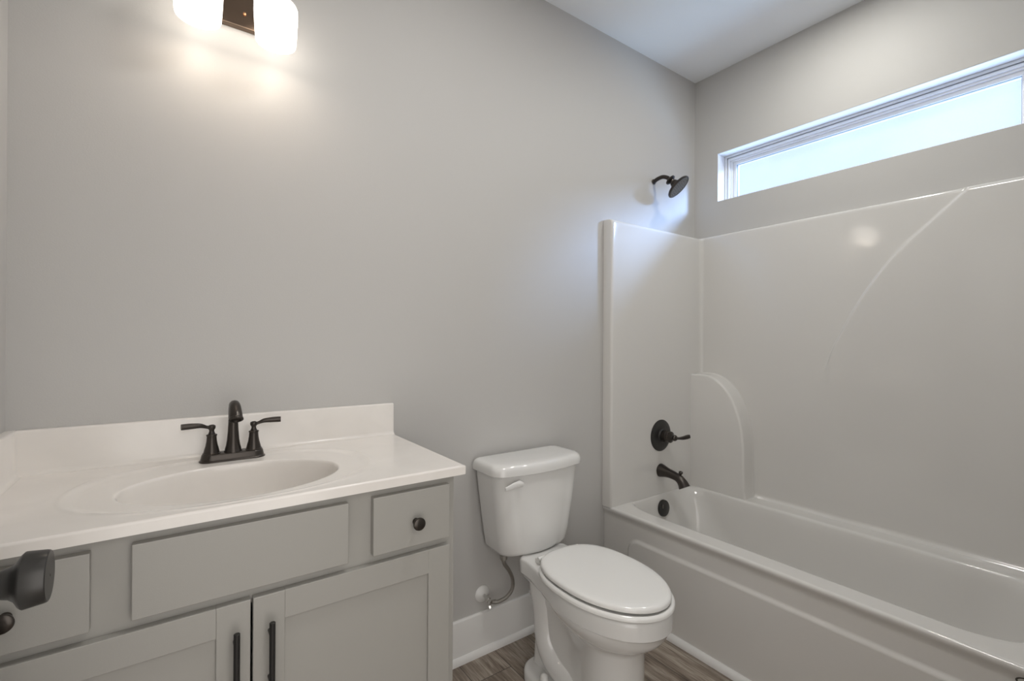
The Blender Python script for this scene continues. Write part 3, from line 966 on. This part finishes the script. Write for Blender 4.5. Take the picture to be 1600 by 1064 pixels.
# ------------------------------------------------------------------ shower fittings
SX = 2.088
sv = thing('shower_valve', 'round dark bronze shower valve with lever, on the tub end wall', 'shower valve', (SX, PY, 0.768))
bm = lathe(bmesh.new(), [(0, 0.0), (0, 0.083), (0.002, 0.083), (0.006, 0.078), (0.009, 0.060), (0.011, 0.036), (0.018, 0.034), (0.020, 0.033), (0.020, 0)], (SX, PY-0.0003, 0.768), (0, -1, 0), 64)
link('escutcheon', bm, M_BLACKM, sv)
K = 1.16
bm = lathe(bmesh.new(), [(0.019+(t-0.019)*K, r*1.1) for t, r in [(0.019, 0.024), (0.030, 0.024), (0.033, 0.028), (0.040, 0.028), (0.043, 0.024), (0.050, 0.023), (0.053, 0.0265), (0.058, 0.0265), (0.061, 0.020), (0.066, 0.012), (0.070, 0.0105), (0.075, 0.014), (0.080, 0.0145), (0.085, 0.011), (0.087, 0.0)]], (SX, PY, 0.768), (0, -1, 0), 36)
tube(bm, [(SX, PY-0.088, 0.768), (SX+0.010, PY-0.102, 0.768), (SX+0.028, PY-0.116, 0.770), (SX+0.048, PY-0.128, 0.775), (SX+0.060, PY-0.134, 0.778)], [0.009, 0.0065, 0.0095, 0.0115, 0.0095], n=18, k=7, flat=[0.9, 0.9, 0.6, 0.55, 0.55], side=(0, 0, 1))
link('lever_handle', bm, M_BRONZE, sv)

sp_ = thing('tub_spout', 'dark bronze tub spout with diverter knob below the shower valve', 'spout', (SX, PY, 0.57))
bm = bmesh.new()
z0 = 0.583
tube(bm, [(SX, PY-0.0005, z0), (SX, PY-0.006, z0), (SX, PY-0.045, z0-0.003), (SX, PY-0.085, z0-0.009), (SX, PY-0.114, z0-0.018), (SX, PY-0.134, z0-0.036), (SX, PY-0.146, z0-0.056)],
     [0.0345, 0.0345, 0.0250, 0.0215, 0.0220, 0.0250, 0.0295], n=32, k=8, side=(1, 0, 0))
link('spout_body', bm, M_BRONZE, sp_)
bm = lathe(bmesh.new(), [(0, 0.006), (0.012, 0.0055), (0.015, 0.008), (0.019, 0.0105), (0.024, 0.0105), (0.028, 0.007), (0.030, 0)], (SX, PY-0.120, z0-0.006), (0, -0.15, 1), 24)
link('diverter_knob', bm, M_BRONZE, sp_)

ov = thing('overflow_cover', 'round dark overflow cover on the inner end of the bathtub', 'drain cover', (SX-0.01, 1.54, 0.385))
bm = lathe(bmesh.new(), [(0, 0.0), (0, 0.043), (0.004, 0.043), (0.010, 0.0415), (0.0125, 0.038), (0.013, 0.0)], (SX+0.004, 1.548, 0.386), (0, -1, 0.10), 48)
link('cover_plate', bm, M_BLACKM, ov)
bm = B(SX-0.016, SX-0.014, 1.532, 1.536, 0.390, 0.411, bev=0.0005)
link('scored_mark', bm, M_STEEL, ov)

sh = thing('shower_head', 'dark bronze shower head on a curved arm above the surround', 'shower head', (2.094, YB, 2.13))
hx = 2.094
bm = bmesh.new()
tube(bm, [(hx, YB-0.0005, 2.130), (hx, YB-0.03, 2.139), (hx, YB-0.060, 2.140), (hx, YB-0.088, 2.128), (hx, YB-0.105, 2.112)], 0.0105, n=20, k=8)
lathe(bm, [(0, 0.0), (0, 0.0145), (0.004, 0.014), (0.006, 0.0105)], (hx, YB-0.0003, 2.130), (0, -1, 0.2), 24)
link('arm', bm, M_BRONZE, sh)
ax = Vector((0.27, -0.63, -0.72)).normalized()
o0 = Vector((hx, YB-0.100, 2.118))
bm = lathe(bmesh.new(), [(t, r) for t, r in [(0, 0.010), (0.002, 0.021), (0.006, 0.0270), (0.012, 0.0270), (0.016, 0.022), (0.020, 0.015), (0.026, 0.0140), (0.030, 0.0190), (0.037, 0.0200), (0.042, 0.0250), (0.047, 0.0262), (0.050, 0.031), (0.055, 0.047), (0.060, 0.060), (0.064, 0.0650), (0.069, 0.0665), (0.072, 0.065), (0.073, 0.060), (0.071, 0.058), (0.071, 0)]], o0, ax, 56)
head = link('head', bm, M_BRONZE, sh)
bm = lathe(bmesh.new(), [(0.0705, 0.0), (0.0705, 0.0575), (0.0725, 0.056), (0.0735, 0.0)], o0, ax, 40)
d_, a_, b_ = frame(ax)
for ri, cnt in ((0.013, 6), (0.025, 12), (0.037, 18), (0.048, 24)):
    for i in range(cnt):
        c = o0+d_*0.0725+(a_*math.cos(2*PI*i/cnt)+b_*math.sin(2*PI*i/cnt))*ri
        lathe(bm, [(0, 0.0022), (0.003, 0.0018)], c, ax, 8)
link('spray_face', bm, M_RUBBER, head)
